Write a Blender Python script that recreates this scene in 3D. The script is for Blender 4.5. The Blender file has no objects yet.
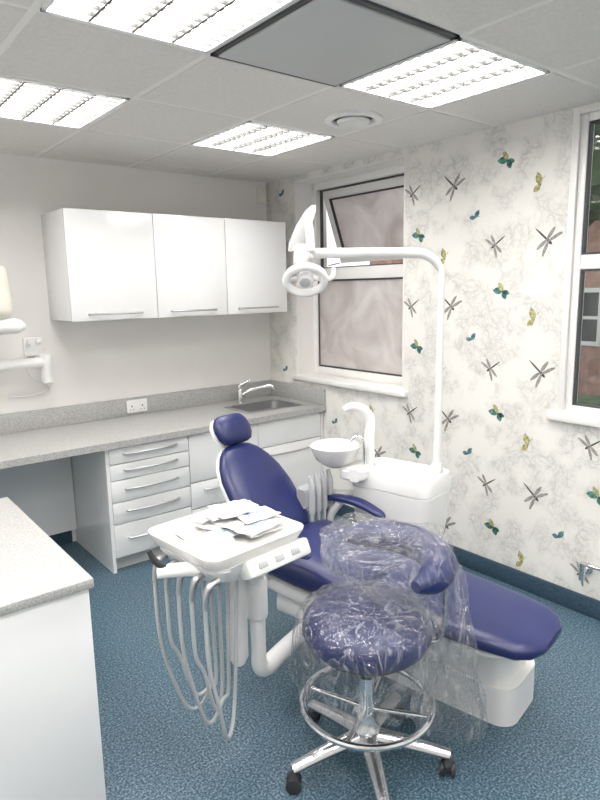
import bpy, bmesh, math, random
from mathutils import Vector, Matrix, noise
random.seed(4)
V=Vector
H=2.38; B=3.92; R=2.83; XL=-1.0; YF=-1.6
# ------------------------------------------------------------ materials
def newmat(name):
    m=bpy.data.materials.new(name); m.use_nodes=True
    return m, m.node_tree, m.node_tree.nodes['Principled BSDF']
def mat(name,col,rough=.5,metal=0,spec=.5,bump=0,bscale=50,var=0,vscale=5,coat=0,emit=0,coords='Object'):
    m,nt,p=newmat(name)
    p.inputs['Base Color'].default_value=(*col,1); p.inputs['Roughness'].default_value=rough
    p.inputs['Metallic'].default_value=metal; p.inputs['Specular IOR Level'].default_value=spec
    p.inputs['Coat Weight'].default_value=coat
    tc=nt.nodes.new('ShaderNodeTexCoord')
    if bump:
        n=nt.nodes.new('ShaderNodeTexNoise'); n.inputs['Scale'].default_value=bscale; n.inputs['Detail'].default_value=4
        b=nt.nodes.new('ShaderNodeBump'); b.inputs['Strength'].default_value=bump; b.inputs['Distance'].default_value=.01
        nt.links.new(tc.outputs[coords],n.inputs['Vector']); nt.links.new(n.outputs['Fac'],b.inputs['Height']); nt.links.new(b.outputs[0],p.inputs['Normal'])
    n2=nt.nodes.new('ShaderNodeTexNoise'); n2.inputs['Scale'].default_value=vscale; n2.inputs['Detail'].default_value=3
    nt.links.new(tc.outputs[coords],n2.inputs['Vector'])
    r=nt.nodes.new('ShaderNodeValToRGB'); v=max(var,.015)
    r.color_ramp.elements[0].position=.3; r.color_ramp.elements[1].position=.7
    r.color_ramp.elements[0].color=(*[c*(1-v) for c in col],1); r.color_ramp.elements[1].color=(*[min(1,c*(1+v)) for c in col],1)
    nt.links.new(n2.outputs['Fac'],r.inputs[0]); nt.links.new(r.outputs[0],p.inputs['Base Color'])
    return m
M={}
M['wall']=mat('wall_paint',(.77,.755,.735),.7,bump=.05,bscale=120)
M['white']=mat('white_plastic',(.78,.78,.775),.3)
M['gloss']=mat('white_gloss_laminate',(.78,.785,.79),.12,coat=.3)
M['cream']=mat('cream_plastic',(.76,.73,.65),.45)
M['upvc']=mat('white_upvc',(.80,.79,.775),.3)
M['gasket']=mat('dark_gasket',(.05,.05,.055),.6)
M['black']=mat('black_rubber',(.02,.02,.022),.5)
M['dark']=mat('dark_gap',(.06,.06,.06),.8)
M['chrome']=mat('chrome',(.75,.75,.76),.15,metal=1)
M['steel']=mat('brushed_steel',(.50,.50,.51),.35,metal=1,bump=.02,bscale=200)
M['alu']=mat('polished_aluminium',(.68,.68,.69),.25,metal=1)
M['blue']=mat('navy_vinyl',(.008,.014,.085),.36,bump=.04,bscale=150,var=.1)
M['hose']=mat('grey_hose',(.42,.43,.44),.4)
M['grey']=mat('grey_plastic',(.32,.33,.35),.4)
M['paper']=mat('sterile_paper',(.78,.77,.75),.5,bump=.2,bscale=40)
M['pouch']=mat('pouch_film',(.55,.59,.63),.15,bump=.4,bscale=60,var=.2,vscale=30)
M['print']=mat('printed_ink',(.30,.36,.44),.6,var=.5,vscale=150)
M['kick']=mat('kickboard',(.5,.5,.5),.5)
M['panel']=mat('grey_panel',(.46,.47,.47),.5)
M['ceramic']=mat('ceramic_bowl',(.74,.73,.69),.1,coat=.6)
M['tile']=mat('ceiling_tile_material',(.73,.705,.675),.9,bump=.3,bscale=260,var=.04,vscale=60)
M['tbar']=mat('ceiling_bar_white',(.80,.79,.76),.5)
M['reflector']=mat('fitting_white',(.85,.85,.85),.35)
M['louvre']=mat('louvre_blade',(.055,.055,.054),.5)
M['wing_grey']=mat('print_grey',(.06,.055,.05),.8,var=.3,vscale=90)
M['wing_lt']=mat('print_light_grey',(.25,.24,.225),.8,var=.3,vscale=90)
M['wing_teal']=mat('print_teal',(.05,.15,.13),.8,var=.8,vscale=60)
M['wing_blue']=mat('print_blue',(.06,.15,.19),.8,var=.7,vscale=60)
M['wing_yel']=mat('print_ochre',(.36,.34,.15),.8,var=.6,vscale=70)
M['brick']=mat('red_brick',(.40,.23,.18),.8,var=.3,vscale=4)
M['roof']=mat('roof_tile',(.10,.08,.08),.8,var=.2)
M['leaf']=mat('hedge_green',(.05,.09,.03),.8,bump=1,bscale=12,var=.5,vscale=8)
M['bark']=mat('tree_bark',(.09,.07,.05),.9,bump=1,bscale=20,var=.3)
M['ground']=mat('outside_ground',(.25,.25,.24),.9,var=.2)
EM=27.0
def m_emit():
    m=bpy.data.materials.new('fluorescent_diffuser'); m.use_nodes=True; nt=m.node_tree; nt.nodes.clear()
    e=nt.nodes.new('ShaderNodeEmission'); e.inputs[0].default_value=(1,.968,.925,1); e.inputs[1].default_value=EM
    o=nt.nodes.new('ShaderNodeOutputMaterial'); nt.links.new(e.outputs[0],o.inputs[0]); return m
M['emit']=m_emit()
def m_floor():
    m,nt,p=newmat('speckled_blue_vinyl'); p.inputs['Roughness'].default_value=.42
    tc=nt.nodes.new('ShaderNodeTexCoord')
    n=nt.nodes.new('ShaderNodeTexNoise'); n.inputs['Scale'].default_value=125; n.inputs['Detail'].default_value=4; n.inputs['Roughness'].default_value=.65
    nt.links.new(tc.outputs['Object'],n.inputs['Vector'])
    r=nt.nodes.new('ShaderNodeValToRGB'); e=r.color_ramp.elements
    e[0].position=.40; e[0].color=(.010,.034,.060,1); e[1].position=.62; e[1].color=(.17,.25,.30,1)
    x=e.new(.5); x.color=(.038,.086,.124,1)
    nt.links.new(n.outputs['Fac'],r.inputs[0]); nt.links.new(r.outputs[0],p.inputs['Base Color'])
    return m
M['floor']=m_floor()
M['skirt']=mat('blue_skirting',(.03,.06,.09),.4,var=.3,vscale=90)
def m_worktop():
    m,nt,p=newmat('grey_speckled_laminate'); p.inputs['Roughness'].default_value=.35
    tc=nt.nodes.new('ShaderNodeTexCoord')
    n=nt.nodes.new('ShaderNodeTexNoise'); n.inputs['Scale'].default_value=160; n.inputs['Detail'].default_value=2
    nt.links.new(tc.outputs['Object'],n.inputs['Vector'])
    r=nt.nodes.new('ShaderNodeValToRGB'); e=r.color_ramp.elements
    e[0].position=.35; e[0].color=(.29,.29,.285,1); e[1].position=.65; e[1].color=(.45,.45,.44,1)
    nt.links.new(n.outputs['Fac'],r.inputs[0]); nt.links.new(r.outputs[0],p.inputs['Base Color'])
    return m
M['worktop']=m_worktop()
def m_wallpaper():
    m,nt,p=newmat('foliage_wallpaper'); p.inputs['Roughness'].default_value=.7
    N=nt.nodes.new; L=nt.links.new
    tc=N('ShaderNodeTexCoord')
    w=N('ShaderNodeTexNoise'); w.inputs['Scale'].default_value=5; w.inputs['Detail'].default_value=3
    L(tc.outputs['Object'],w.inputs['Vector'])
    mx=N('ShaderNodeMixRGB'); mx.blend_type='ADD'; mx.inputs[0].default_value=.30
    L(tc.outputs['Object'],mx.inputs[1]); L(w.outputs['Color'],mx.inputs[2])
    vo=N('ShaderNodeTexVoronoi'); vo.feature='DISTANCE_TO_EDGE'; vo.inputs['Scale'].default_value=12
    L(mx.outputs[0],vo.inputs['Vector'])
    r=N('ShaderNodeValToRGB'); e=r.color_ramp.elements
    e[0].position=.0; e[0].color=(.5,.5,.5,1); e[1].position=.09; e[1].color=(0,0,0,1)
    L(vo.outputs['Distance'],r.inputs[0])
    vo2=N('ShaderNodeTexVoronoi'); vo2.feature='DISTANCE_TO_EDGE'; vo2.inputs['Scale'].default_value=30
    L(mx.outputs[0],vo2.inputs['Vector'])
    r2=N('ShaderNodeValToRGB'); e=r2.color_ramp.elements
    e[0].position=.0; e[0].color=(.5,.5,.5,1); e[1].position=.16; e[1].color=(0,0,0,1)
    L(vo2.outputs['Distance'],r2.inputs[0])
    ad=N('ShaderNodeMixRGB'); ad.blend_type='ADD'; ad.inputs[0].default_value=1
    L(r.outputs[0],ad.inputs[1]); L(r2.outputs[0],ad.inputs[2])
    mk=N('ShaderNodeTexNoise'); mk.inputs['Scale'].default_value=7.5; mk.inputs['Detail'].default_value=3
    L(tc.outputs['Object'],mk.inputs['Vector'])
    r3=N('ShaderNodeValToRGB'); e=r3.color_ramp.elements
    e[0].position=.43; e[0].color=(0,0,0,1); e[1].position=.57; e[1].color=(.6,.6,.6,1)
    L(mk.outputs['Fac'],r3.inputs[0])
    mu=N('ShaderNodeMixRGB'); mu.blend_type='MULTIPLY'; mu.inputs[0].default_value=1
    L(ad.outputs[0],mu.inputs[1]); L(r3.outputs[0],mu.inputs[2])
    wa=N('ShaderNodeMath'); wa.operation='MULTIPLY'; wa.inputs[1].default_value=.26; L(r3.outputs[0],wa.inputs[0])
    sm=N('ShaderNodeMath'); sm.operation='ADD'; sm.use_clamp=True; L(mu.outputs[0],sm.inputs[0]); L(wa.outputs[0],sm.inputs[1])
    c=N('ShaderNodeMixRGB'); c.inputs[1].default_value=(.76,.745,.705,1); c.inputs[2].default_value=(.41,.41,.395,1)
    L(sm.outputs[0],c.inputs[0]); L(c.outputs[0],p.inputs['Base Color'])
    return m
M['paperwall']=m_wallpaper()
def m_frost():
    m=bpy.data.materials.new('obscured_glass'); m.use_nodes=True; nt=m.node_tree; nt.nodes.clear()
    N=nt.nodes.new; L=nt.links.new
    tc=N('ShaderNodeTexCoord'); n=N('ShaderNodeTexNoise'); n.inputs['Scale'].default_value=3.2; n.inputs['Detail'].default_value=5; n.inputs['Distortion'].default_value=1.4
    L(tc.outputs['Object'],n.inputs['Vector'])
    r=N('ShaderNodeValToRGB'); e=r.color_ramp.elements
    e[0].position=.32; e[0].color=(.62,.56,.545,1); e[1].position=.70; e[1].color=(.90,.87,.855,1)
    L(n.outputs['Fac'],r.inputs[0])
    d=N('ShaderNodeBsdfDiffuse'); t=N('ShaderNodeBsdfTranslucent'); g=N('ShaderNodeBsdfGlossy'); g.inputs['Roughness'].default_value=.2
    L(r.outputs[0],d.inputs[0]); L(r.outputs[0],t.inputs[0])
    a=N('ShaderNodeMixShader'); a.inputs[0].default_value=.5; L(d.outputs[0],a.inputs[1]); L(t.outputs[0],a.inputs[2])
    b=N('ShaderNodeMixShader'); b.inputs[0].default_value=.06; L(a.outputs[0],b.inputs[1]); L(g.outputs[0],b.inputs[2])
    o=N('ShaderNodeOutputMaterial'); L(b.outputs[0],o.inputs[0]); return m
M['frost']=m_frost()
def m_glass():
    m=bpy.data.materials.new('clear_glass'); m.use_nodes=True; nt=m.node_tree; nt.nodes.clear()
    N=nt.nodes.new; L=nt.links.new
    t=N('ShaderNodeBsdfTransparent'); t.inputs[0].default_value=(.85,.88,.87,1); g=N('ShaderNodeBsdfGlossy'); g.inputs['Roughness'].default_value=.02
    a=N('ShaderNodeMixShader'); a.inputs[0].default_value=.06; L(t.outputs[0],a.inputs[1]); L(g.outputs[0],a.inputs[2])
    o=N('ShaderNodeOutputMaterial'); L(a.outputs[0],o.inputs[0]); return m
M['glass']=m_glass()
def m_plastic():
    m=bpy.data.materials.new('clear_plastic_film'); m.use_nodes=True; nt=m.node_tree; nt.nodes.clear()
    N=nt.nodes.new; L=nt.links.new
    tc=N('ShaderNodeTexCoord')
    mp=N('ShaderNodeMapping'); mp.inputs['Scale'].default_value=(1,1,.5); L(tc.outputs['Object'],mp.inputs['Vector'])
    n=N('ShaderNodeTexNoise'); n.inputs['Scale'].default_value=11; n.inputs['Detail'].default_value=3; n.inputs['Distortion'].default_value=1.8
    L(mp.outputs[0],n.inputs['Vector'])
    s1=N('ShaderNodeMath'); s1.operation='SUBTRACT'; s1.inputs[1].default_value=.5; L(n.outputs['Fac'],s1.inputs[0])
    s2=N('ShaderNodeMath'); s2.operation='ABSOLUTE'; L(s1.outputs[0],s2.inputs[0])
    b=N('ShaderNodeBump'); b.inputs['Strength'].default_value=1; b.inputs['Distance'].default_value=.055; L(s2.outputs[0],b.inputs['Height'])
    t=N('ShaderNodeBsdfTransparent'); t.inputs[0].default_value=(.975,.975,.98,1)
    g=N('ShaderNodeBsdfGlossy'); g.inputs['Roughness'].default_value=.12; L(b.outputs[0],g.inputs['Normal'])
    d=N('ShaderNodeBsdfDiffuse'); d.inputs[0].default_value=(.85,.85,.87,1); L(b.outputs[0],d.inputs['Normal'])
    lw=N('ShaderNodeLayerWeight'); lw.inputs[0].default_value=.5; L(b.outputs[0],lw.inputs['Normal'])
    pw=N('ShaderNodeMath'); pw.operation='POWER'; pw.inputs[1].default_value=3; L(lw.outputs['Facing'],pw.inputs[0])
    mm=N('ShaderNodeMath'); mm.operation='MULTIPLY_ADD'; mm.inputs[1].default_value=.45; mm.inputs[2].default_value=.055; L(pw.outputs[0],mm.inputs[0])
    a=N('ShaderNodeMixShader'); L(mm.outputs[0],a.inputs[0])
    L(t.outputs[0],a.inputs[1]); L(g.outputs[0],a.inputs[2])
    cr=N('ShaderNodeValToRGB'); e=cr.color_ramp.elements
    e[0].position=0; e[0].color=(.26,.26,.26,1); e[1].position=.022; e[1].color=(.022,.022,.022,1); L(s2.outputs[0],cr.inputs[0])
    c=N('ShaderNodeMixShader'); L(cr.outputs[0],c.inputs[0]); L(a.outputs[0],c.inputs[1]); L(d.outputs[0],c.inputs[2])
    o=N('ShaderNodeOutputMaterial'); L(c.outputs[0],o.inputs[0]); return m
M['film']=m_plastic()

# ------------------------------------------------------------ geometry helpers
COL=bpy.context.scene.collection
def group(name,loc=(0,0,0)):
    e=bpy.data.objects.new(name,None); e.empty_display_size=.1; COL.objects.link(e); e.location=loc; return e
def fin(name,bm,m,parent=None,smooth=True,ang=35):
    me=bpy.data.meshes.new(name); bmesh.ops.recalc_face_normals(bm,faces=bm.faces); bm.to_mesh(me); bm.free()
    ms=m if isinstance(m,(list,tuple)) else [m]
    for k in ms: me.materials.append(M[k])
    if smooth:
        me.polygons.foreach_set('use_smooth',[True]*len(me.polygons)); me.set_sharp_from_angle(angle=math.radians(ang))
    o=bpy.data.objects.new(name,me); COL.objects.link(o)
    if parent: o.parent=parent
    return o
def addbox(bm,x,y,z,mi=0,bev=0,M4=None,seg=2):
    r=bmesh.ops.create_cube(bm,size=1); vs=r['verts']
    for v in vs:
        v.co=V(((x[0]+x[1])/2+v.co.x*(x[1]-x[0]),(y[0]+y[1])/2+v.co.y*(y[1]-y[0]),(z[0]+z[1])/2+v.co.z*(z[1]-z[0])))
    fs=set(f for v in vs for f in v.link_faces)
    if bev:
        es=list(set(e for v in vs for e in v.link_edges))
        r=bmesh.ops.bevel(bm,geom=es,offset=bev,segments=seg,affect='EDGES',profile=.5)
        vs=list(set(v for v in r['verts'])|set(v for v in vs if v.is_valid)); fs=set(f for v in vs for f in v.link_faces)
    for f in fs: f.material_index=mi
    if M4 is not None:
        for v in vs: v.co=M4@v.co
def box(name,parent,x,y,z,m,bev=0,M4=None,seg=2):
    bm=bmesh.new(); addbox(bm,x,y,z,0,bev,M4,seg); return fin(name,bm,m,parent)
def boxes(name,parent,L,m,bev=0):
    bm=bmesh.new()
    for b in L: addbox(bm,b[0],b[1],b[2],b[3] if len(b)>3 else 0,bev)
    return fin(name,bm,m,parent)
def smoothpts(P,k=8):
    P=[V(p) for p in P]; out=[]
    for i in range(len(P)-1):
        p0=P[i-1] if i>0 else P[i]*2-P[i+1]; p1=P[i]; p2=P[i+1]; p3=P[i+2] if i+2<len(P) else P[i+1]*2-P[i]
        for j in range(k):
            t=j/k; out.append(.5*((2*p1)+(p2-p0)*t+(2*p0-5*p1+4*p2-p3)*t*t+(3*p1-p0-3*p2+p3)*t**3))
    out.append(P[-1]); return out
def addsweep(bm,P,r,n=12,k=6,smooth=True,flat=1,up=V((0,0,1)),mi=0):
    rs=r if isinstance(r,(list,tuple)) else [r]*len(P)
    if smooth and len(P)>2:
        Q=smoothpts([(*p,) for p in P],k); rr=[]
        for i in range(len(P)-1):
            for j in range(k): rr.append(rs[i]+(rs[i+1]-rs[i])*j/k)
        rr.append(rs[-1])
    else: Q=[V(p) for p in P]; rr=list(rs)
    rings=[]; prev=None
    for i,p in enumerate(Q):
        t=(Q[min(i+1,len(Q)-1)]-Q[max(i-1,0)]).normalized()
        if prev is None:
            a=up if abs(t.dot(up))<.95 else V((1,0,0))
            nrm=(a-t*a.dot(t)).normalized()
        else: nrm=(prev-t*prev.dot(t)).normalized()
        prev=nrm; bn=t.cross(nrm)
        rings.append([bm.verts.new(p+(nrm*math.cos(2*math.pi*j/n)*flat+bn*math.sin(2*math.pi*j/n))*rr[i]) for j in range(n)])
    fs=[]
    for a,b in zip(rings,rings[1:]):
        for j in range(n): fs.append(bm.faces.new((a[j],a[(j+1)%n],b[(j+1)%n],b[j])))
    fs.append(bm.faces.new(rings[0][::-1])); fs.append(bm.faces.new(rings[-1]))
    for f in fs: f.material_index=mi
def sweep(name,parent,P,r,m,**kw):
    bm=bmesh.new(); addsweep(bm,P,r,**kw); return fin(name,bm,m,parent,ang=50)
def addlathe(bm,prof,c,axis=(0,0,1),n=32,mi=0,cap=True):
    ax=V(axis).normalized(); a=V((1,0,0)) if abs(ax.x)<.9 else V((0,1,0)); u=(a-ax*a.dot(ax)).normalized(); w=ax.cross(u); c=V(c)
    rings=[[bm.verts.new(c+ax*h+(u*math.cos(2*math.pi*j/n)+w*math.sin(2*math.pi*j/n))*max(r,.0005)) for j in range(n)] for r,h in prof]
    fs=[]
    for p,q in zip(rings,rings[1:]):
        for j in range(n): fs.append(bm.faces.new((p[j],p[(j+1)%n],q[(j+1)%n],q[j])))
    if cap: fs.append(bm.faces.new(rings[0][::-1])); fs.append(bm.faces.new(rings[-1]))
    for f in fs: f.material_index=mi
def lathe(name,parent,prof,c,m,axis=(0,0,1),n=32,cap=True):
    bm=bmesh.new(); addlathe(bm,prof,c,axis,n,0,cap); return fin(name,bm,m,parent,ang=40)
def loft(name,parent,secs,m,n=40,e=3.2):
    bm=bmesh.new(); rings=[]
    for c,s,u in secs:
        ring=[]
        for j in range(n):
            a=2*math.pi*j/n; ca,sa=math.cos(a),math.sin(a)
            ring.append(bm.verts.new(V(c)+V(s)*math.copysign(abs(ca)**(2/e),ca)+V(u)*math.copysign(abs(sa)**(2/e),sa)))
        rings.append(ring)
    for a,b in zip(rings,rings[1:]):
        for j in range(n): bm.faces.new((a[j],a[(j+1)%n],b[(j+1)%n],b[j]))
    bm.faces.new(rings[0][::-1]); bm.faces.new(rings[-1])
    return fin(name,bm,m,parent,ang=50)
def prism(name,parent,poly,z0,z1,m,bev=0,taper=1):
    bm=bmesh.new(); cx=sum(p[0] for p in poly)/len(poly); cy=sum(p[1] for p in poly)/len(poly)
    a=[bm.verts.new((cx+(p[0]-cx)*taper,cy+(p[1]-cy)*taper,z0)) for p in poly]; b=[bm.verts.new((p[0],p[1],z1)) for p in poly]
    n=len(poly)
    for j in range(n): bm.faces.new((a[j],a[(j+1)%n],b[(j+1)%n],b[j]))
    f0=bm.faces.new(a[::-1]); f1=bm.faces.new(b)
    if bev: bmesh.ops.bevel(bm,geom=list(f0.edges)+list(f1.edges),offset=bev,segments=3,affect='EDGES')
    return fin(name,bm,m,parent,ang=50)
def rrect(cx,cy,hx,hy,r,rot=0,k=6):
    out=[]
    for sx,sy,a0 in ((1,1,0),(-1,1,90),(-1,-1,180),(1,-1,270)):
        for i in range(k+1):
            a=math.radians(a0+90*i/k); x=sx*(hx-r)+r*math.cos(a); y=sy*(hy-r)+r*math.sin(a)
            out.append((cx+x*math.cos(rot)-y*math.sin(rot),cy+x*math.sin(rot)+y*math.cos(rot)))
    return out

# ------------------------------------------------------------ room shell
box('floor',None,(XL-.1,R+.3),(YF-.1,B+.1),(-.1,0),'floor')
box('wall_back',None,(XL-.1,R+.3),(B,B+.12),(0,2.6),'wall')
box('wall_left',None,(XL-.1,XL),(YF,B),(0,2.6),'wall')
box('wall_front',None,(XL-.1,R+.3),(YF-.12,YF),(0,2.6),'wall')
W1=(2.54,3.58,.97,2.345); W2=(.42,1.51,.99,2.345); T=R+.3; T2=R+.075
wr=boxes('wall_right',None,[((R,T2),(YF,W2[0]),(0,2.6)),((R,T2),(W2[0],W2[1]),(0,W2[2])),((R,T2),(W2[0],W2[1]),(W2[3],2.6)),
   ((R,T2),(W2[1],2.2),(0,2.6)),((R,T),(2.2,W1[0]),(0,2.6)),((R,T),(W1[0],W1[1]),(0,W1[2])),((R,T),(W1[0],W1[1]),(W1[3],2.6)),((R,T),(W1[1],B),(0,2.6))],'paperwall')
def skirt(name,pts):
    box(name,None,*pts,'skirt',bev=.006)
skirt('baseboard_right',((R-.014,R),(YF,B-.64),(0,.10)))
skirt('baseboard_back',((XL,1.20),(B-.014,B),(0,.10)))
skirt('baseboard_left',((XL,XL+.014),(YF,B-.014),(0,.10)))
skirt('baseboard_front',((XL+.014,R-.014),(YF,YF+.014),(0,.10)))

# wallpaper motifs (printed insects, flat on the wall)
bm=bmesh.new(); XW=R-.0008
def poly(pts,mi,y0,z0,rot,sc):
    c,s=math.cos(rot),math.sin(rot)
    f=bm.faces.new([bm.verts.new((XW-mi*.0001,y0+(c*a-s*b)*sc,z0+(s*a+c*b)*sc)) for a,b in pts]); f.material_index=mi
def leaf(x0,y0,x1,y1,w,mi,Y,Z,rot,sc,n=5):
    dx,dy=x1-x0,y1-y0; L=math.hypot(dx,dy); nx,ny=-dy/L,dx/L; up=[];dn=[]
    for i in range(n+1):
        t=i/n; ww=w*math.sin(math.pi*min(1,.06+t*.88))**.7
        up.append((x0+dx*t+nx*ww,y0+dy*t+ny*ww)); dn.append((x0+dx*t-nx*ww,y0+dy*t-ny*ww))
    poly(up+dn[::-1],mi,Y,Z,rot,sc)
def dragonfly(Y,Z,rot,sc):
    for sg in (1,-1):
        leaf(0,.15,sg*.50,.33,.06,1,Y,Z,rot,sc); leaf(0,.08,sg*.47,.02,.065,1,Y,Z,rot,sc)
        leaf(0,.155,sg*.48,.36,.018,0,Y,Z,rot,sc); leaf(0,.10,sg*.46,.03,.018,0,Y,Z,rot,sc)
    leaf(0,.28,0,-.5,.035,0,Y,Z,rot,sc); leaf(0,.32,0,.02,.06,0,Y,Z,rot,sc)
def butterfly(Y,Z,rot,sc,mi,side=True):
    leaf(0,.0,.30,.42,.17,mi,Y,Z,rot,sc); leaf(0,-.03,.20,-.36,.15,mi,Y,Z,rot,sc)
    if not side: leaf(0,.0,-.16,.44,.12,3,Y,Z,rot,sc); leaf(0,-.03,-.12,-.36,.11,mi,Y,Z,rot,sc)
    leaf(.06,.1,.33,.47,.05,0,Y,Z,rot,sc); leaf(0,.25,0,-.25,.045,0,Y,Z,rot,sc); leaf(.05,-.1,.22,-.40,.03,0,Y,Z,rot,sc)
    leaf(0,.2,-.14,.42,.010,0,Y,Z,rot,sc)
def inwin(y,z):
    for w in (W1,W2):
        if w[0]-.05<y<w[1]+.05 and w[2]-.08<z<w[3]+.07: return True
    return not(YF+.1<y<B-.05) or not(.14<z<H-.05) or (y>3.2 and z<.95)
for k in range(-6,5):
    for j in range(-4,4):
        oy=k*.558; oz=(k%2)*.32-.0+j*.64
        for (y,z,t) in ((1.687,2.07,'y'),(1.869,2.21,'g'),(1.647,1.818,'D'),(1.916,1.81,'d'),(2.052,1.95,'t')):
            Y,Z=y+oy,z+oz
            if inwin(Y,Z): continue
            if t=='y': butterfly(Y,Z,.3,.105,3)
            if t=='g': butterfly(Y,Z,-.9,.105,2,False)
            if t=='D': dragonfly(Y,Z,2.3,.145)
            if t=='d': dragonfly(Y,Z,-2.2,.12)
            if t=='t': butterfly(Y,Z,1.2,.08,4)
fin('wallpaper_insect_print',bm,['wing_grey','wing_lt','wing_teal','wing_yel','wing_blue'],wr,smooth=False)

# ceiling
gx=[XL,-.515,.05,.615,1.18,1.745,2.31,R]; gy=[YF,-1.06,-.46,.14,.74,1.34,1.94,2.54,3.14,3.74,B]
lx=[1,3,5]; ly=[1,3,5,7]
ceil=box('ceiling',None,(XL-.1,R+.3),(YF-.1,B+.1),(2.50,2.6),'tile')
bm=bmesh.new(); bt=bmesh.new(); lights=[]
for i in range(len(gx)-1):
    for j in range(len(gy)-1):
        if i in lx and j in ly: lights.append((i,j)); continue
        if i==4 and j==5: continue
        addbox(bm,(gx[i]+.012,gx[i+1]-.012),(gy[j]+.012,gy[j+1]-.012),(H-.001,H+.012),bev=.003,seg=1)
fin('ceiling_tiles',bm,'tile',ceil)
for g in gx[1:-1]: addbox(bt,(g-.0135,g+.0135),(YF,B),(H+.002,H+.03))
for g in gy[1:-1]: addbox(bt,(XL,R),(g-.0135,g+.0135),(H+.0025,H+.03))
for a in ((XL,XL+.02),(R-.02,R)): addbox(bt,a,(YF,B),(H+.001,H+.03))
for a in ((YF,YF+.02),(B-.02,B)): addbox(bt,(XL,R),a,(H+.0012,H+.03))
fin('ceiling_grid_bars',bt,'tbar',ceil,smooth=False)
for (i,j) in lights:
    x0,x1,y0,y1=gx[i]+.014,gx[i+1]-.014,gy[j]+.014,gy[j+1]-.014
    g=group('ceiling_light_panel')
    boxes('housing',g,[((x0,x0+.012),(y0,y1),(H-.004,H+.09)),((x1-.012,x1),(y0,y1),(H-.004,H+.09)),((x0,x1),(y0,y0+.012),(H-.004,H+.09)),((x0,x1),(y1-.012,y1),(H-.004,H+.09)),((x0,x1),(y0,y1),(H+.085,H+.1))],'reflector')
    box('lamp_diffuser',g,(x0+.012,x1-.012),(y0+.012,y1-.012),(H+.036,H+.040),'emit')
    L=[]
    for k in range(1,4):
        xx=x0+(x1-x0)*k/4; L.append(((xx-.004,xx+.004),(y0+.012,y1-.012),(H-.003,H+.015)))
    for k in range(1,12):
        yy=y0+(y1-y0)*k/12; L.append(((x0+.012,x1-.012),(yy-.0018,yy+.0018),(H-.001,H+.010)))
    boxes('louvre',g,L,'louvre')
p=group('ceiling_access_panel')
box('panel',p,(1.20,1.725),(1.365,1.915),(H-.012,H+.01),'panel',bev=.004)
boxes('frame',p,[((1.183,1.199),(1.343,1.937),(H-.006,H+.02)),((1.726,1.742),(1.343,1.937),(H-.006,H+.02)),((1.183,1.742),(1.343,1.364),(H-.006,H+.02)),((1.183,1.742),(1.916,1.937),(H-.006,H+.02))],'gasket')
v=group('ceiling_vent')
lathe('outer_ring',v,[(.135,H+.002),(.135,H-.012),(.12,H-.02),(.10,H-.016),(.095,H-.001)],(2.13,2.24,0),'white',n=40)
lathe('valve_disc',v,[(.0,H-.005),(.05,H-.006),(.078,H-.014),(.07,H-.026),(0,H-.03)],(2.13,2.24,0),'white',n=40)

# ------------------------------------------------------------ windows
def frame(L,x0,x1,ya,yb,za,zb,w):
    L+= [((x0,x1),(ya,ya+w),(za,zb)),((x0,x1),(yb-w,yb),(za,zb)),((x0,x1),(ya+w,yb-w),(za,za+w)),((x0,x1),(ya+w,yb-w),(zb-w,zb))]
w1=group('window_1'); X0,X1=R+.15,R+.21
L=[]; frame(L,X0,X1,W1[0],W1[1],W1[2],W1[3],.055); L.append(((X0,X1),(W1[0]+.055,W1[1]-.055),(1.66,1.74)))
boxes('outer_frame',w1,L,'upvc',bev=.005)
L=[]; frame(L,X0+.012,X0+.03,W1[0]+.055,W1[1]-.055,W1[2]+.055,1.66,.012); boxes('lower_gasket',w1,L,'gasket')
box('lower_pane',w1,(X0+.018,X0+.028),(W1[0]+.06,W1[1]-.06),(W1[2]+.06,1.655),'frost')
piv=V((X1,0,W1[3]-.06)); ang=math.radians(-20)
Rm=Matrix.Translation(piv)@Matrix.Rotation(ang,4,'Y')
zt,zb=0,-(W1[3]-.06-1.75); ya,yb=W1[0]+.05,W1[1]-.05
bm=bmesh.new(); L=[]; frame(L,0,.05,ya,yb,zb,zt,.06)
for b in L: addbox(bm,*b,0,.004,Rm)
fin('open_sash_frame',bm,'upvc',w1)
bm=bmesh.new(); L=[]; frame(L,-.004,.02,ya+.06,yb-.06,zb+.06,zt-.06,.012)
for b in L: addbox(bm,*b,0,0,Rm)
fin('open_sash_gasket',bm,'gasket',w1)
bm=bmesh.new(); addbox(bm,(.012,.022),(ya+.06,yb-.06),(zb+.06,zt-.06),0,0,Rm); fin('open_sash_pane',bm,'frost',w1)
L=[]; frame(L,X1-.02,X1+.003,W1[0]+.05,W1[1]-.05,1.735,W1[3]-.05,.014); boxes('upper_seal',w1,L,'gasket')
sweep('window_stay',w1,[(X1-.01,3.45,1.76),(X1+.10,3.45,1.78)],.005,'steel')
box('trim_1',None,(R-.03,X0),(W1[0]-.04,W1[1]+.03),(W1[2]-.035,W1[2]+.004),'upvc',bev=.008)
boxes('reveal_lining',w1,[((R+.001,X0),(W1[1]-.012,W1[1]),(W1[2],W1[3])),((R+.001,X0),(W1[0],W1[0]+.012),(W1[2],W1[3])),((R+.001,X0),(W1[0],W1[1]),(W1[3]-.012,W1[3]))],'wall')
w2=group('window_2'); XA,XB=R+.012,R+.07
L=[]; frame(L,XA,XB,W2[0],W2[1],W2[2],W2[3],.035); L.append(((XA,XB),(W2[0]+.035,W2[1]-.035),(1.665,1.73)))
boxes('outer_frame',w2,L,'upvc',bev=.004)
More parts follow.
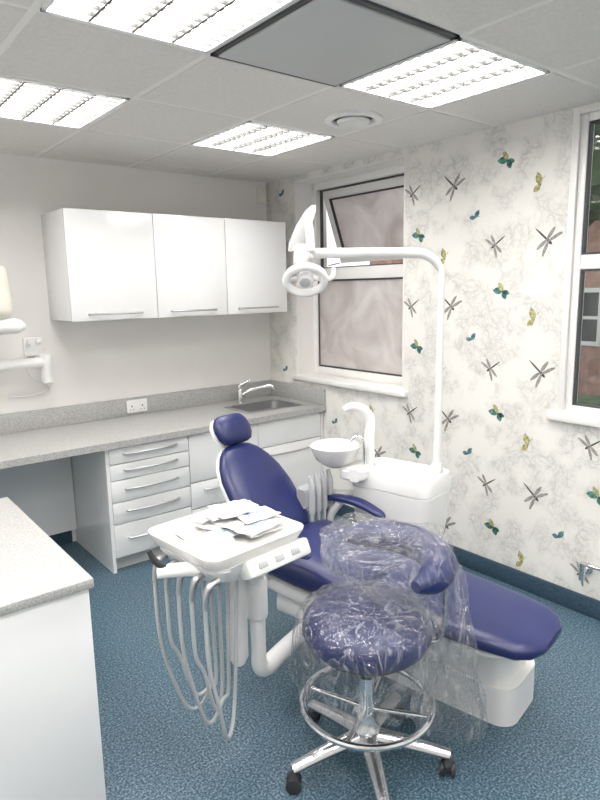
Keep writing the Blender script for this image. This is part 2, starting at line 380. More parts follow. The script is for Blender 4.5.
L=[]; frame(L,XA+.006,XA+.03,W2[0]+.035,W2[1]-.035,W2[2]+.035,1.665,.010); frame(L,XA+.006,XA+.03,W2[0]+.035,W2[1]-.035,1.73,W2[3]-.035,.010); boxes('gaskets',w2,L,'gasket')
boxes('panes',w2,[((XA+.02,XA+.026),(W2[0]+.04,W2[1]-.04),(W2[2]+.04,1.66)),((XA+.02,XA+.026),(W2[0]+.04,W2[1]-.04),(1.735,W2[3]-.04))],'glass')
box('trim_2',None,(R-.03,XA+.002),(W2[0]-.06,W2[1]+.07),(W2[2]-.045,W2[2]+.004),'upvc',bev=.006)
L=[]; frame(L,R-.006,XA,W2[0]-.03,W2[1]+.03,W2[2]+.005,W2[3]+.03,.032); boxes('architrave',w2,L[:2]+L[3:],'upvc',bev=.002)

# outside
box('outside_ground',None,(R+.31,30),(-15,25),(-1.2,-1.1),'ground')
hs=group('neighbouring_house')
boxes('walls',hs,[((14,20),(-2,14),(-1.1,3.2))],'brick')
bm=bmesh.new(); a=[(13.6,3.2),(20.4,3.2),(17,5.2)]
q=[[bm.verts.new((x,y,z)) for x,z in a] for y in (-2.4,14.4)]
for i in range(3): bm.faces.new((q[0][i],q[0][(i+1)%3],q[1][(i+1)%3],q[1][i]))
bm.faces.new(q[0]); bm.faces.new(q[1]); fin('pitched_roof',bm,'roof',hs,smooth=False)
ys=(0,2.4,4.6,6.75,9.0)
boxes('windows',hs,[((13.95,14.02),(y,y+.7),(.3,1.4)) for y in ys],'gasket')
boxes('window_frames',hs,[((13.93,14.0),(y-.08,y),(.2,1.5)) for y in ys]+[((13.93,14.0),(y+.7,y+.78),(.2,1.5)) for y in ys]+[((13.93,14.0),(y,y+.7),(.8,.87)) for y in ys]+[((13.93,14.0),(y,y+.7),(1.4,1.5)) for y in ys]+[((13.93,14.0),(y,y+.7),(.2,.3)) for y in ys],'upvc')
hg=group('garden_hedge')
bm=bmesh.new(); bmesh.ops.create_grid(bm,x_segments=60,y_segments=10,size=1)
for v_ in bm.verts:
    y=v_.co.x*8+5; t=(v_.co.y+1)/2*math.pi; v_.co=V((8-math.cos(t)*.6,y,-1.1+math.sin(t)**.5*1.2))
    v_.co+=noise.noise_vector(v_.co*2)*.15
fin('foliage',bm,'leaf',hg)
gt=group('garden_tree')
sweep('trunk',gt,[(9.5,4.1,-1.1),(9.6,4.15,.6),(9.5,4.1,2.4)],[.16,.12,.08],'bark')
bm=bmesh.new()
for (x,y,z,r) in ((9.5,4.6,3.9,1.4),(9.3,3.6,3.6,.9),(9.7,5.5,3.7,1.1),(9.4,4.4,4.8,.9)):
    q=bmesh.ops.create_icosphere(bm,subdivisions=4,radius=r)
    for v_ in q['verts']:
        v_.co=v_.co*(1+.35*noise.noise(v_.co*3))+V((x,y,z))
fin('crown',bm,'leaf',gt)

# ------------------------------------------------------------ base cabinets & worktop
def handle(g,x0,x1,y,z,name='bar_handle'):
    P=[(x0,y+.004,z),(x0+.012,y-.016,z),((x0+x1)/2-.06,y-.028,z),((x0+x1)/2+.06,y-.028,z),(x1-.012,y-.016,z),(x1,y+.004,z)]
    sweep(name,g,P,.0075,'steel',k=5,flat=.8)
wt=.78; tk=.038; YFc=3.26
bc=group('base_cabinets'); yf=3.29
boxes('carcass',bc,[((1.225,1.245),(yf+.002,B-.005),(0,wt-tk)),((1.245,R-.004),(yf+.022,B-.02),(.08,.11)),((1.735,1.753),(yf+.022,B-.02),(.08,wt-tk)),((2.25,2.268),(yf+.022,B-.02),(.08,wt-tk)),((R-.022,R-.004),(yf+.002,B-.02),(.08,wt-tk)),((1.245,R-.022),(B-.022,B-.005),(.08,wt-tk)),((1.245,R-.022),(yf+.022,yf+.03),(.08,wt-tk-.01))],'gloss')
box('kickboard',bc,(1.245,R-.004),(yf+.05,yf+.065),(0,.08),'kick')
zs=[.735,.640,.545,.415,.285,.085]
for k in range(5):
    box('drawer_front_%d'%(k+1),bc,(1.247,1.742),(yf,yf+.02),(zs[k+1]+.0025,zs[k]-.0025),'gloss',bev=.002)
    handle(bc,1.33,1.66,yf,(zs[k+1]+zs[k])/2+.01,'drawer_handle_%d'%(k+1))
for k,(a,b) in enumerate(((.43,.735),(.26,.428),(.085,.258))):
    box('drawer_front_%d'%(k+6),bc,(1.747,2.256),(yf,yf+.02),(a+.0025,b-.0025),'gloss',bev=.002)
    if k: handle(bc,1.84,2.16,yf,(a+b)/2+.03,'drawer_handle_%d'%(k+6))
box('sink_panel',bc,(2.261,2.80),(yf,yf+.02),(.56,.733),'gloss',bev=.002)
box('sink_door',bc,(2.261,2.80),(yf,yf+.02),(.085,.555),'gloss',bev=.002); handle(bc,2.36,2.70,yf,.50,'door_handle')
wk=group('worktop'); sx=(2.27,2.72); sy=(3.40,3.72)
boxes('slab',wk,[((XL+.002,sx[0]),(YFc,B-.002),(wt-tk,wt)),((sx[1],R-.002),(YFc,B-.002),(wt-tk,wt)),((sx[0],sx[1]),(YFc,sy[0]),(wt-tk,wt)),((sx[0],sx[1]),(sy[1],B-.002),(wt-tk,wt))],'worktop')
boxes('upstand',wk,[((XL+.002,R-.002),(B-.022,B-.002),(wt+.0005,.90)),((R-.022,R-.002),(YFc,B-.022),(wt+.0005,.90))],'worktop',bev=.003)
boxes('support_panel',wk,[((XL+.002,1.22),(B-.05,B-.016),(.10,wt-tk-.001)),((-.2,-.18),(YFc+.05,B-.06),(.0,wt-tk-.001))],'gloss')
sk=group('inset_sink')
bm=bmesh.new(); z0=wt-.13
o=rrect((sx[0]+sx[1])/2,(sy[0]+sy[1])/2,.235,.17,.04); i1=rrect((sx[0]+sx[1])/2,(sy[0]+sy[1])/2,.205,.14,.05); i2=rrect((sx[0]+sx[1])/2,(sy[0]+sy[1])/2,.19,.125,.05)
rg=[[bm.verts.new((x,y,z)) for x,y in P_] for P_,z in ((o,wt+.001),(o,wt+.004),(i1,wt+.004),(i1,wt-.01),(i2,z0))]
for a,b in zip(rg,rg[1:]):
    for j in range(len(a)): bm.faces.new((a[j],a[(j+1)%len(a)],b[(j+1)%len(a)],b[j]))
bm.faces.new(rg[-1]); fin('bowl',bm,'steel',sk)
lathe('drain',sk,[(.03,0),(.03,.003),(.02,.004)],(2.49,3.56,z0),'chrome')
fc=group('mixer_tap'); tx,ty=2.44,3.77
lathe('body',fc,[(.028,wt),(.028,wt+.008),(.022,wt+.015),(.022,wt+.085),(.018,wt+.10)],(tx,ty,0),'chrome',n=24)
sweep('spout',fc,[(tx,ty,wt+.05),(tx+.07,ty-.05,wt+.10),(tx+.18,ty-.13,wt+.125),(tx+.20,ty-.145,wt+.095)],[.015,.013,.012,.012],'chrome')
sweep('lever',fc,[(tx,ty,wt+.10),(tx-.01,ty-.01,wt+.13),(tx+.06,ty-.05,wt+.17)],[.016,.012,.008],'chrome',flat=.6)
so=group('electrical_socket')
yy=B-.022
box('faceplate',so,(1.62,1.765),(yy-.010,yy),(.800,.886),'white',bev=.003)
boxes('rockers',so,[((1.664,1.676),(yy-.014,yy-.009),(.858,.876)),((1.708,1.720),(yy-.014,yy-.009),(.858,.876))],'white',bev=.001)
L=[]
for cx in (1.655,1.730):
    L+=[((cx-.004,cx+.004),(yy-.0108,yy-.0095),(.838,.850)),((cx-.015,cx-.008),(yy-.0108,yy-.0095),(.818,.823)),((cx+.008,cx+.015),(yy-.0108,yy-.0095),(.818,.823))]
boxes('pin_slots',so,L,'dark')
nc=group('peninsula_counter')
box('counter_top',nc,(XL+.002,.572),(1.70,2.66),(wt-.03,wt),'worktop',bev=.004)
boxes('cabinet_panels',nc,[((XL+.004,.560),(1.715,1.735),(0,wt-.031)),((.540,.560),(1.736,2.64),(0,wt-.031)),((XL+.004,.539),(2.62,2.64),(0,wt-.031))],'gloss',bev=.0015)

# wall cabinets
wc=group('wall_cabinets'); z0,z1=1.442,2.054; yc=3.52
boxes('carcass',wc,[((1.182,1.200),(yc+.022,B-.002),(z0,z1)),((1.200,2.70),(yc+.022,B-.002),(z0,z0+.018)),((1.200,2.70),(yc+.022,B-.002),(z1-.018,z1)),((2.682,2.70),(yc+.022,B-.002),(z0+.018,z1-.018)),((1.200,2.682),(B-.02,B-.002),(z0+.018,z1-.018)),((1.200,2.682),(yc+.022,yc+.028),(z0+.018,z1-.018))],'gloss',bev=.001)
for k,(a,b) in enumerate(((1.182,1.7035),(1.7075,2.2035),(2.2075,2.70))):
    box('door_%d'%(k+1),wc,(a,b),(yc,yc+.020),(z0-.002,z1),'gloss',bev=.002)
    m_=(a+b)/2; handle(wc,m_-.16,m_+.16,yc,z0+.035,'door_handle_%d'%(k+1))
al=group('motion_detector')
box('sensor_body',al,(2.735,2.805),(B-.045,B-.001),(2.225,2.335),'cream',bev=.01)
box('lens',al,(2.748,2.792),(B-.050,B-.044),(2.235,2.280),'white',bev=.003)
xr=group('wall_mounted_xray_unit')
box('wall_plate',xr,(1.01,1.12),(B-.03,B-.001),(1.23,1.34),'white',bev=.008)
for k,x in enumerate((1.04,1.09)): lathe('plate_knob_%d'%(k+1),xr,[(.016,0),(.016,.014),(.010,.018)],(x,B-.03,1.315),'white',axis=(0,-1,0),n=16)
sweep('extension_arm',xr,[(1.10,B-.13,1.20),(.75,B-.16,1.20),(.35,B-.2,1.20)],[.036,.038,.036],'white',k=4,flat=.8)
lathe('arm_pivot',xr,[(.022,1.07),(.033,1.08),(.033,1.17),(.040,1.18),(.040,1.235),(.033,1.245)],(1.10,B-.13,0),'white',n=24)
box('pivot_bracket',xr,(1.07,1.13),(B-.13,B-.001),(1.18,1.23),'white',bev=.006)
sweep('scissor_arm_lower',xr,[(.35,B-.2,1.22),(.50,B-.28,1.36),(.62,B-.3,1.44)],[.03,.035,.04],'white',k=4)
sweep('scissor_arm_upper',xr,[(.5,B-.3,1.43),(.83,B-.30,1.43),(.92,B-.30,1.425),(.955,B-.30,1.42)],[.062,.060,.050,.02],'white',k=5,flat=.8)
sweep('tube_head',xr,[(.82,B-.30,1.47),(.82,B-.30,1.52),(.80,B-.30,1.72),(.80,B-.30,1.76)],[.05,.085,.088,.05],'cream',k=4)
sweep('cable',xr,[(1.02,B-.02,1.24),(1.03,B-.03,1.12),(1.14,B-.02,1.03),(1.02,B-.02,.99),(.9,B-.02,1.0)],.004,'white')

# ------------------------------------------------------------ dental chair
O=V((1.62,2.10,0)); d=V((.2,-.98,0)).normalized(); n_=V((.98,.2,0)).normalized(); Z=V((0,0,1))
def C(u,v_,z): return O+d*u+n_*v_+Z*z
ch=group('dental_chair')
def pad(name,secs,m,e=3.4,par=None):
    S=[]
    for u,v_,z,w,t,a in secs:
        a=math.radians(a); up=Z*math.cos(a)+d*math.sin(a)
        S.append((C(u,v_,z),n_*w,up*t))
    return loft(name,par or ch,S,m,e=e)
pad('seat_cushion',[(-.03,0,.465,.17,.03,0),(-.02,0,.465,.21,.055,0),(.02,0,.463,.243,.070,0),(.2,0,.46,.255,.074,0),(.36,0,.455,.255,.070,0),(.46,0,.45,.245,.06,0),(.50,0,.445,.22,.04,0),(.505,0,.445,.18,.02,0)],'blue')
pad('leg_cushion',[(.51,0,.445,.17,.02,5),(.515,0,.445,.21,.036,5),(.55,0,.445,.226,.046,5),(.75,0,.436,.222,.045,4),(.97,0,.425,.20,.042,4),(1.08,0,.418,.178,.038,4),(1.125,0,.416,.145,.030,4),(1.15,0,.414,.09,.016,4)],'blue',e=3)
pad('leg_shell',[(.53,0,.385,.18,.02,5),(.6,0,.385,.20,.022,5),(.98,0,.374,.165,.018,4),(1.08,0,.372,.12,.01,4)],'white')
pad('seat_shell',[(-.02,0,.355,.15,.03,0),(.02,0,.355,.21,.045,0),(.3,0,.35,.225,.05,0),(.50,0,.345,.21,.045,0),(.54,0,.345,.16,.03,0)],'white')
pad('side_cover',[(.02,0,.27,.14,.03,0),(.05,0,.26,.18,.06,0),(.45,0,.26,.18,.06,0),(.50,0,.27,.14,.03,0)],'white')
at=35+24
def back(t,off=0):
    u=-.02-.33*t; z=.50+.37*t; nn=(math.sin(math.radians(at)),math.cos(math.radians(at)))
    return u+off*nn[0], z+off*nn[1]
S=[];S2=[]
for t,w,th in ((0,.12,.02),(.03,.150,.035),(.12,.175,.045),(.3,.190,.048),(.5,.195,.048),(.68,.183,.046),(.82,.155,.042),(.92,.120,.036),(.98,.085,.025),(1.0,.06,.012)):
    u,z=back(t); S.append((u,-.01,z,w,th,at)); u,z=back(t,-.045); S2.append((u,-.01,z,w*.92,th*.7,at))
pad('backrest_cushion',S,'blue',e=2.6); pad('backrest_shell',S2,'white',e=2.6)
def headp(t,off=0):
    u=-.345-.08*t; z=.875+.125*t; nn=(math.sin(math.radians(60)),math.cos(math.radians(60))); return u+off*nn[0],z+off*nn[1]
S=[];S2=[]
for t,w,th in ((0,.06,.012),(.06,.085,.028),(.25,.102,.038),(.5,.108,.040),(.75,.102,.038),(.94,.082,.028),(1.0,.06,.012)):
    u,z=headp(t,.015); S.append((u,-.0,z,w,th,60)); u,z=headp(t,-.03); S2.append((u,-.0,z,w*.90,th*.6,60))
pad('headrest_cushion',S,'blue',e=2.4); pad('headrest_shell',S2,'white',e=2.4)
sweep('headrest_bar',ch,[C(-.33,0,.74),C(-.39,0,.84),C(-.415,0,.94)],.018,'chrome')
for sg,nm in ((-1,'armrest_left'),(1,'armrest_right')):
    v_=.275*sg
    sweep(nm,ch,[C(-.06,v_,.595),C(.05,v_*1.02,.61),(C(.17,v_*1.02,.61)),C(.28,v_*.99,.585),C(.31,v_*.98,.575)],[.022,.03,.034,.028,.012],'blue',flat=.6,k=6,up=Z)
    sweep(nm+'_bracket',ch,[C(.02,v_*.7,.38),C(.0,v_*.99,.41),C(.0,v_*1.02,.51),C(.06,v_*1.02,.595)],.018,'white',flat=.9)
def ubox(name,u,v_,z,m,bev=.02,r=.07):
    c=C((u[0]+u[1])/2,(v_[0]+v_[1])/2,0); rot=math.atan2(n_.y,n_.x)
    P_=rrect(c.x,c.y,(v_[1]-v_[0])/2,(u[1]-u[0])/2,r,rot,k=10)
    return prism(name,ch,P_,z[0],z[1],m,bev)
ubox('floor_base',(.05,1.02),(.0,.29),(0,.15),'white',.02)
ubox('base_upper_cover',(.10,.99),(.01,.27),(.152,.31),'white',.03)
ubox('lift_column',(.12,.62),(.01,.20),(.305,.34),'white',.01)

# ------------------------------------------------------------ cuspidor unit
cu=group('cuspidor_unit'); cc=V((2.14,1.93,0)); rot=math.atan2(n_.y,n_.x)
def csec(z,hx,hy,ox=0,oy=0,r=.05): return [(x,y,z) for x,y in rrect(cc.x+ox,cc.y+oy,hx,hy,r,rot)]
bm=bmesh.new(); rg=[]
for s in ((.30,.09,.15),(.33,.105,.17),(.50,.125,.20),(.66,.132,.212),(.665,.128,.208),(.67,.135,.215),(.725,.135,.215),(.747,.128,.208),(.755,.11,.19)):
    rg.append([bm.verts.new(p) for p in csec(*s)])
for a,b in zip(rg,rg[1:]):
    for j in range(len(a)): bm.faces.new((a[j],a[(j+1)%len(a)],b[(j+1)%len(a)],b[j]))
bm.faces.new(rg[0][::-1]); bm.faces.new(rg[-1]); fin('body',bm,'white',cu,ang=40)
prism('pedestal',cu,rrect(cc.x+.03,cc.y,.06,.12,.03,rot),0,.31,'white',.01)
bp_=V((1.93,2.16,0))
prism('bowl_shelf',cu,rrect(2.0,2.09,.10,.07,.05,rot+.5),.705,.765,'white',.012)
lathe('spittoon_bowl',cu,[(.04,.752),(.055,.76),(.096,.79),(.120,.842),(.125,.857),(.120,.859),(.111,.845),(.08,.805),(.03,.785),(.0,.783)],(bp_.x,bp_.y,0),'ceramic',n=40)
fx,fy=2.06,2.06
sweep('filler_arm',cu,[(fx,fy,.74),(fx,fy,.88),(fx+.005,fy,.975),(fx-.02,fy+.02,1.025),(fx-.07,fy+.05,1.045),(fx-.10,fy+.07,1.03)],[.028,.026,.024,.024,.020,.014],'white')
sweep('bowl_rinse_spout',cu,[(fx-.05,fy-.02,.75),(fx-.055,fy-.015,.88),(fx-.075,fy+.01,.905),(fx-.10,fy+.03,.88)],.008,'chrome')
lathe('cup_stand',cu,[(.045,.755),(.045,.77),(.03,.775)],(2.10,2.0,0),'white')
prism('assistant_holder',cu,rrect(1.83,2.20,.10,.040,.02,rot),.58,.67,'grey',.008)
sweep('holder_arm',cu,[(2.1,2.06,.60),(1.98,2.17,.60),(1.90,2.21,.61)],.02,'white')
for k in range(4):
    x=1.76+.045*k; y=2.155+.009*k
    sweep('suction_handpiece_%d'%(k+1),cu,[(x,y-.02,.56),(x,y-.02,.68),(x-.005,y-.01,.74)],[.015,.016,.009],'hose')
    sweep('suction_hose_%d'%(k+1),cu,[(x,y-.02,.56),(x+.01,y-.01,.45),(x+.06,y+.02,.33),(2.08,2.02,.36)],.009,'hose')

# ------------------------------------------------------------ operating light
lt=group('dental_operating_light'); px,py=2.205,1.765
sweep('post_and_arm',lt,[(px,py,.756),(px,py,.9),(px,py,1.3),(px,py,1.62),(px-.012,py+.01,1.69),(px-.055,py+.044,1.735),(px-.12,py+.095,1.745),(1.90,2.01,1.748),(1.745,2.135,1.75)],[.018,.018,.016,.016,.018,.021,.022,.022,.022],'white',n=16)
lathe('post_collar',lt,[(.028,.756),(.028,.78),(.022,.80)],(px,py,0),'white')
k0=V((1.725,2.15,1.75)); fwv=V((.62,.78,0))
lathe('elbow_joint',lt,[(.022,-.05),(.030,-.042),(.030,.03),(.024,.04)],k0,'white',n=24)
rt=V((.783,-.623,0))
loft('spring_arm',lt,[(k0+Z*.01-rt*.035,rt*.018,fwv*.018),(k0+Z*.05-rt*.015,rt*.032,fwv*.026),(k0+Z*.12+rt*.02,rt*.034,fwv*.028),(k0+Z*.18+rt*.05,rt*.022,fwv*.020),(k0+Z*.20+rt*.062,rt*.008,fwv*.010)],'white',e=2.6)
sweep('spring_arm_forward',lt,[k0+Z*.15+rt*.03,k0+Z*.09+rt*.04-fwv*.05,k0+Z*.0+rt*.045-fwv*.10],[.018,.020,.017],'white')
hn=V((-.58,-.62,-.52)).normalized(); hc=k0+rt*.020-Z*.115-fwv*.09
bm=bmesh.new()
u=rt; w=hn.cross(u); ring=[]
N_=40;K=12
for i in range(N_):
    t=2*math.pi*i/N_; c=hc+(u*math.cos(t)+w*math.sin(t)*.80)*.080; rd=(u*math.cos(t)+w*math.sin(t))
    ring.append([bm.verts.new(c+rd*math.cos(2*math.pi*j/K)*.017+hn*math.sin(2*math.pi*j/K)*.018) for j in range(K)])
for i in range(N_):
    for j in range(K): bm.faces.new((ring[i][j],ring[(i+1)%N_][j],ring[(i+1)%N_][(j+1)%K],ring[i][(j+1)%K]))
fin('ring_head',bm,'white',lt)
lathe('lamp_core',lt,[(.0,-.03),(.03,-.028),(.036,-.01),(.036,.0),(.028,.018),(0,.02)],hc,'white',axis=hn,n=24)
lathe('lamp_lens',lt,[(.022,.0),(.022,.006),(.0,.008)],hc+hn*.018,'hose',axis=hn,n=20)
sweep('core_bridge',lt,[hc-rt*.08,hc-hn*.02,hc+rt*.08],.010,'white')
sweep('head_yoke',lt,[k0-Z*.01+rt*.045-fwv*.10,hc+Z*.085,hc-hn*.02],[.015,.015,.018],'white')
sweep('handle',lt,[hc+rt*.085,hc+rt*.115+Z*.012,hc+rt*.12+Z*.05],[.011,.011,.009],'white')

# ------------------------------------------------------------ delivery unit
du=group('dental_delivery_unit'); rot=math.radians(6); tc=(1.035,1.715)
def R2(x,y,z): return V((tc[0]+x*math.cos(rot)-y*math.sin(rot),tc[1]+x*math.sin(rot)+y*math.cos(rot),z))
prism('console_body',du,rrect(tc[0]+.01,tc[1]-.005,.20,.18,.06,rot),.70,.765,'white',.015,taper=.82)
bm=bmesh.new(); rg=[]
for hx,hy,z in ((.19,.18,.768),(.205,.195,.80),(.205,.195,.807),(.197,.187,.807),(.185,.175,.780)):
    rg.append([bm.verts.new((x,y,z)) for x,y in rrect(*tc,hx,hy,.05,rot)])
for a,b in zip(rg,rg[1:]):
    for j in range(len(a)): bm.faces.new((a[j],a[(j+1)%len(a)],b[(j+1)%len(a)],b[j]))
bm.faces.new(rg[0][::-1]); bm.faces.new(rg[-1]); fin('tray',bm,'ceramic',du)
Mk=Matrix.Translation(R2(.02,-.185,.738))@Matrix.Rotation(rot,4,'Z')@Matrix.Rotation(math.radians(-25),4,'X')
bm=bmesh.new(); addbox(bm,(-.10,.17),(-.03,.03),(-.03,.03),0,.012,Mk); fin('control_panel',bm,'white',du)
bm=bmesh.new()
for k in range(3): addbox(bm,(-.06+.07*k,-.025+.07*k),(-.034,-.029),(-.010,.010),0,.002,Mk)
fin('keypad_buttons',bm,'hose',du)
lathe('mount_joint',du,[(.05,.60),(.06,.61),(.06,.69),(.05,.70)],(1.16,1.74,0),'white')
sweep('support_post',du,[(1.16,1.74,.62),(1.17,1.745,.50),(1.175,1.75,.30),(1.18,1.755,.22),(1.22,1.77,.185),(1.34,1.82,.18),(1.50,1.88,.18)],[.034,.030,.027,.03,.036,.036,.034],'white',n=16)
lathe('post_sleeve',du,[(.036,.42),(.039,.43),(.039,.56),(.034,.57)],(1.172,1.747,0),'white')
sweep('service_column',du,[(1.09,1.74,.70),(1.085,1.74,.55),(1.08,1.74,.30),(1.08,1.74,.27)],[.035,.032,.036,.02],'white',n=12,smooth=False)
sweep('grab_handle',du,[(.92,1.60,.735),(.85,1.655,.738),(.77,1.70,.735)],[.030,.028,.024],'white',flat=.8)
sweep('handle_lever',du,[(.79,1.69,.75),(.765,1.70,.775),(.75,1.71,.81)],[.012,.011,.008],'black')
for k in range(5):
    y=-.17+.07*k; x=-.205
    sweep('handpiece_%d'%(k+1),du,[R2(x+.04,y,.735),R2(x,y,.72),R2(x-.015,y,.66)],[.011,.012,.008],'steel')
    b=.06+.04*((k*2)%4)
    sweep('hose_%d'%(k+1),du,[R2(x-.015,y,.67),R2(x-.01,y,.48),R2(x+.02,y-.0,.26+b),R2(x+.07,y*.8,.10+b),R2(x+.12,y*.6+.0,.10+b),R2(x+.15,y*.5,.26),R2(x+.15,y*.6,.48),R2(x+.15,y*.7,.71)],.0065,'hose',n=10)
ip=group('instrument_packets')
prism('paper_liner',ip,rrect(*tc,.165,.155,.02,rot),.781,.786,'paper',.001)
def sheet(name,cx,cy,hx,hy,a,z,m,amp=.006):
    bm=bmesh.new(); bmesh.ops.create_grid(bm,x_segments=14,y_segments=10,size=1)
    for v_ in bm.verts:
        x,y=v_.co.x*hx,v_.co.y*hy; X=cx+x*math.cos(a)-y*math.sin(a); Y=cy+x*math.sin(a)+y*math.cos(a)
        edge=1-max(abs(v_.co.x),abs(v_.co.y))**4
        v_.co=V((X,Y,z+noise.noise(V((X*28,Y*28,z*90)))*amp+edge*.006))
    g=bmesh.ops.extrude_face_region(bm,geom=bm.faces[:]); bmesh.ops.translate(bm,vec=(0,0,-.003),verts=[e for e in g['geom'] if isinstance(e,bmesh.types.BMVert)])
    return fin(name,bm,m,ip)
spots=[(-.07,.09,.06,.045,0),(.05,.10,.08,.045,1),(.09,-.07,.075,.05,0),(.0,-.02,.075,.05,1),(.03,.10,.08,.045,0),(.10,.02,.08,.055,1),(.01,.05,.08,.05,0),(.07,-.09,.085,.045,1),(.05,.0,.08,.055,0),(.09,.09,.075,.045,1),(.0,.08,.07,.04,1),(.10,-.04,.07,.05,0),(.04,.05,.08,.05,1),(.08,.06,.075,.05,0),(.06,.02,.08,.05,1)]
for k,(x,y,hx,hy,q) in enumerate(spots):
    a=random.uniform(-.22,.22)+rot; cx,cy=R2(x,y,0)[:2]; z=.793+.0042*k
    sheet('packet_%d'%(k+1),cx,cy,hx,hy,a,z,'pouch' if q else 'paper')
    if k%2: sheet('packet_label_%d'%(k+1),cx,cy,hx*.5,hy*.35,a,z+.0035,'print',amp=.004)
prism('small_tray',ip,rrect(*R2(-.105,-.07,0)[:2],.062,.085,.02,rot+.1),.787,.800,'white',.004)
prism('gauze_box',ip,rrect(*R2(-.105,-.07,0)[:2],.042,.055,.006,rot+.15),.801,.820,'paper',.003)

# ------------------------------------------------------------ stool
st=group('dental_stool'); sc=V((1.32,1.33,0))
bm=bmesh.new()
for a in (165,237,309,21,93):
    a=math.radians(a); dv=V((math.cos(a),math.sin(a),0))
    addsweep(bm,[sc+dv*.03+Z*.115,sc+dv*.15+Z*.10,sc+dv*.275+Z*.078],[.030,.026,.020],flat=.8,k=4)
addlathe(bm,[(.035,.085),(.045,.09),(.045,.14),(.03,.16),(.028,.20)],sc)
fin('five_star_base',bm,'alu',st)
bm=bmesh.new()
for i,a in enumerate((165,237,309,21,93)):
    a=math.radians(a); dv=V((math.cos(a),math.sin(a),0)); b=a+1.1+i; ax=V((math.cos(b),math.sin(b),0)); c=sc+dv*.27+Z*.0255
    for s in (-1,1): addlathe(bm,[(.012,s*.018-.008),(.025,s*.018-.006),(.025,s*.018+.006),(.012,s*.018+.008)],c,ax,n=20)
    addlathe(bm,[(.02,.03),(.022,.045),(.012,.062),(.008,.07)],sc+dv*.27,n=14)
fin('casters',bm,'black',st)
lathe('gas_lift',st,[(.026,.16),(.026,.33),(.015,.335),(.015,.43)],sc,'chrome')
bm=bmesh.new(); Np=48;rr=.215
P_=[sc+V((math.cos(2*math.pi*i/Np)*rr,math.sin(2*math.pi*i/Np)*rr,.235)) for i in range(Np+1)]
addsweep(bm,P_,.011,smooth=False,n=10)
for k in range(4):
    a=k*math.pi/2+.5; addsweep(bm,[sc+Z*.215+V((math.cos(a),math.sin(a),0))*.02,sc+Z*.235+V((math.cos(a),math.sin(a),0))*rr],.008,smooth=False)
fin('foot_ring',bm,'chrome',st)
lathe('seat_pan',st,[(.05,.42),(.16,.435),(.18,.45),(.17,.46)],sc,'black')
lathe('seat_cushion',st,[(.0,.455),(.17,.455),(.20,.47),(.212,.50),(.210,.53),(.195,.552),(.15,.568),(0,.576)],sc,'blue',n=48)
fw=V((.6225,.7826,0)); arc=[]
for i in range(11):
    t=math.radians(118-18*i)
    dirv=rt*math.cos(t)+fw*math.sin(t); arc.append(sc+dirv*.195+rt*.035+fw*.01+Z*(.745-.002*i))
rad=[.02,.045,.053,.056,.058,.058,.058,.056,.053,.045,.02]
sweep('torso_support',st,arc,rad,'blue',flat=.95,k=5,n=16)
sweep('support_bracket',st,[sc+rt*.05+fw*.02+Z*.44,sc+rt*.20+fw*.03+Z*.43,sc+rt*.255+fw*.03+Z*.47,sc+rt*.26+fw*.03+Z*.66,sc+rt*.235+fw*.02+Z*.73],.014,'alu',flat=.7)
def film(name,rings,n=128,amp=.012,fr=9,cap=True):
    bm=bmesh.new(); R_=[]
    RR=[]
    for a,b in zip(rings,rings[1:]):
        for s in range(3):
            t=s/3; RR.append(tuple(x+(y-x)*t for x,y in zip(a,b)))
    RR.append(rings[-1])
    for (c,a,b,wv) in RR:
        rg=[]
        for j in range(n):
            t=2*math.pi*j/n; ph=2.5*noise.noise(V((math.cos(t),math.sin(t),c.z*3)))
            k=1+wv*(.5*math.sin(t*8+ph+c.z*4)+.4*math.sin(t*15+1.3+ph*2-c.z*6))
            p=V(c)+V(a)*math.cos(t)*k+V(b)*math.sin(t)*k
            p+=noise.noise_vector(p*fr)*amp; rg.append(bm.verts.new(p))
        R_.append(rg)
    for p,q in zip(R_,R_[1:]):
        for j in range(n): bm.faces.new((p[j],p[(j+1)%n],q[(j+1)%n],q[j]))
    if cap: bm.faces.new(R_[0][::-1])
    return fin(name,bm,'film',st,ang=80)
X_=V((1,0,0));Y_=V((0,1,0))
rs=[]
for z,r,wv in ((.594,.03,.0),(.594,.12,.02),(.588,.17,.03),(.574,.205,.035),(.55,.226,.04),(.51,.233,.045),(.48,.235,.06),(.455,.234,.075),(.43,.232,.095),(.40,.230,.115),(.37,.230,.135),(.34,.232,.155),(.315,.234,.17)):
    rs.append((sc+Z*z,X_*r,Y_*r,wv))
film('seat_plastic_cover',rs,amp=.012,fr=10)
rs=[]
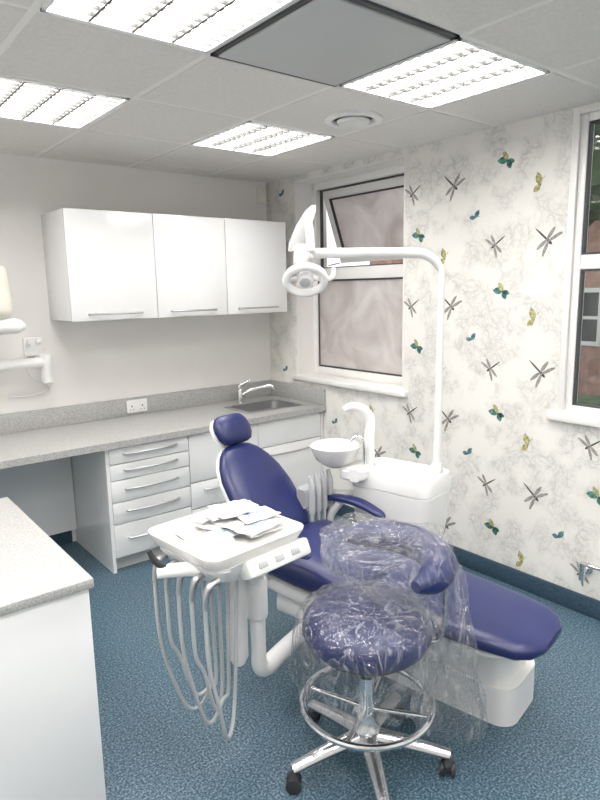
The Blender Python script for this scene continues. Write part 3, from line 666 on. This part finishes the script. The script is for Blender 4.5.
for z,ox,oy,a,b,wv in ((.820,.06,.04,.05,.05,.0),(.822,.06,.04,.17,.15,.03),(.80,.06,.03,.22,.20,.04),(.74,.08,.03,.215,.21,.05),(.68,.12,.03,.185,.18,.07),(.60,.17,.02,.15,.15,.09),(.52,.205,.01,.130,.12,.12),(.44,.235,0,.12,.11,.15),(.36,.255,-.01,.115,.10,.18),(.28,.27,-.01,.11,.10,.21),(.20,.275,-.02,.105,.09,.23),(.14,.28,-.02,.095,.08,.25)):
    rs.append((sc+rt*ox+fw*oy+Z*z,rt*a,fw*b,wv))
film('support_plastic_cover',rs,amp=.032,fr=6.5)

# wall bracket right
wb=group('wall_pipe_valve')
lathe('rose',wb,[(.03,0),(.03,.006),(.014,.012),(.014,.05)],(R,1.34,.24),'chrome',axis=(-1,0,0),n=24)
sweep('valve_body',wb,[(R-.05,1.34,.195),(R-.05,1.34,.28)],.014,'chrome')
sweep('valve_lever',wb,[(R-.05,1.34,.275),(R-.06,1.29,.282),(R-.06,1.20,.285)],[.010,.009,.011],'chrome')

# ------------------------------------------------------------ world & camera
w=bpy.data.worlds.new('overcast_sky'); bpy.context.scene.world=w; w.use_nodes=True
bg=w.node_tree.nodes['Background']; bg.inputs[0].default_value=(.88,.88,.90,1); bg.inputs[1].default_value=1.6
cam=bpy.data.cameras.new('camera'); co=bpy.data.objects.new('camera',cam); COL.objects.link(co)
th=math.radians(10.2);ps=math.radians(38.5);ro=math.radians(1.03)
F=V((math.sin(ps)*math.cos(th),math.cos(ps)*math.cos(th),-math.sin(th))); r0=V((math.cos(ps),-math.sin(ps),0)); u0=r0.cross(F)
rx=r0*math.cos(ro)-u0*math.sin(ro); ux=r0*math.sin(ro)+u0*math.cos(ro)
mw=Matrix((( rx.x,ux.x,-F.x,0),(rx.y,ux.y,-F.y,0),(rx.z,ux.z,-F.z,1.6),(0,0,0,1)))
co.matrix_world=mw
cam.sensor_fit='VERTICAL'; cam.sensor_height=36; cam.lens=36*619/800; cam.clip_start=.02
bpy.context.scene.camera=co
vs=bpy.context.scene.view_settings
vs.view_transform='Standard'; vs.exposure=0; vs.gamma=1.05
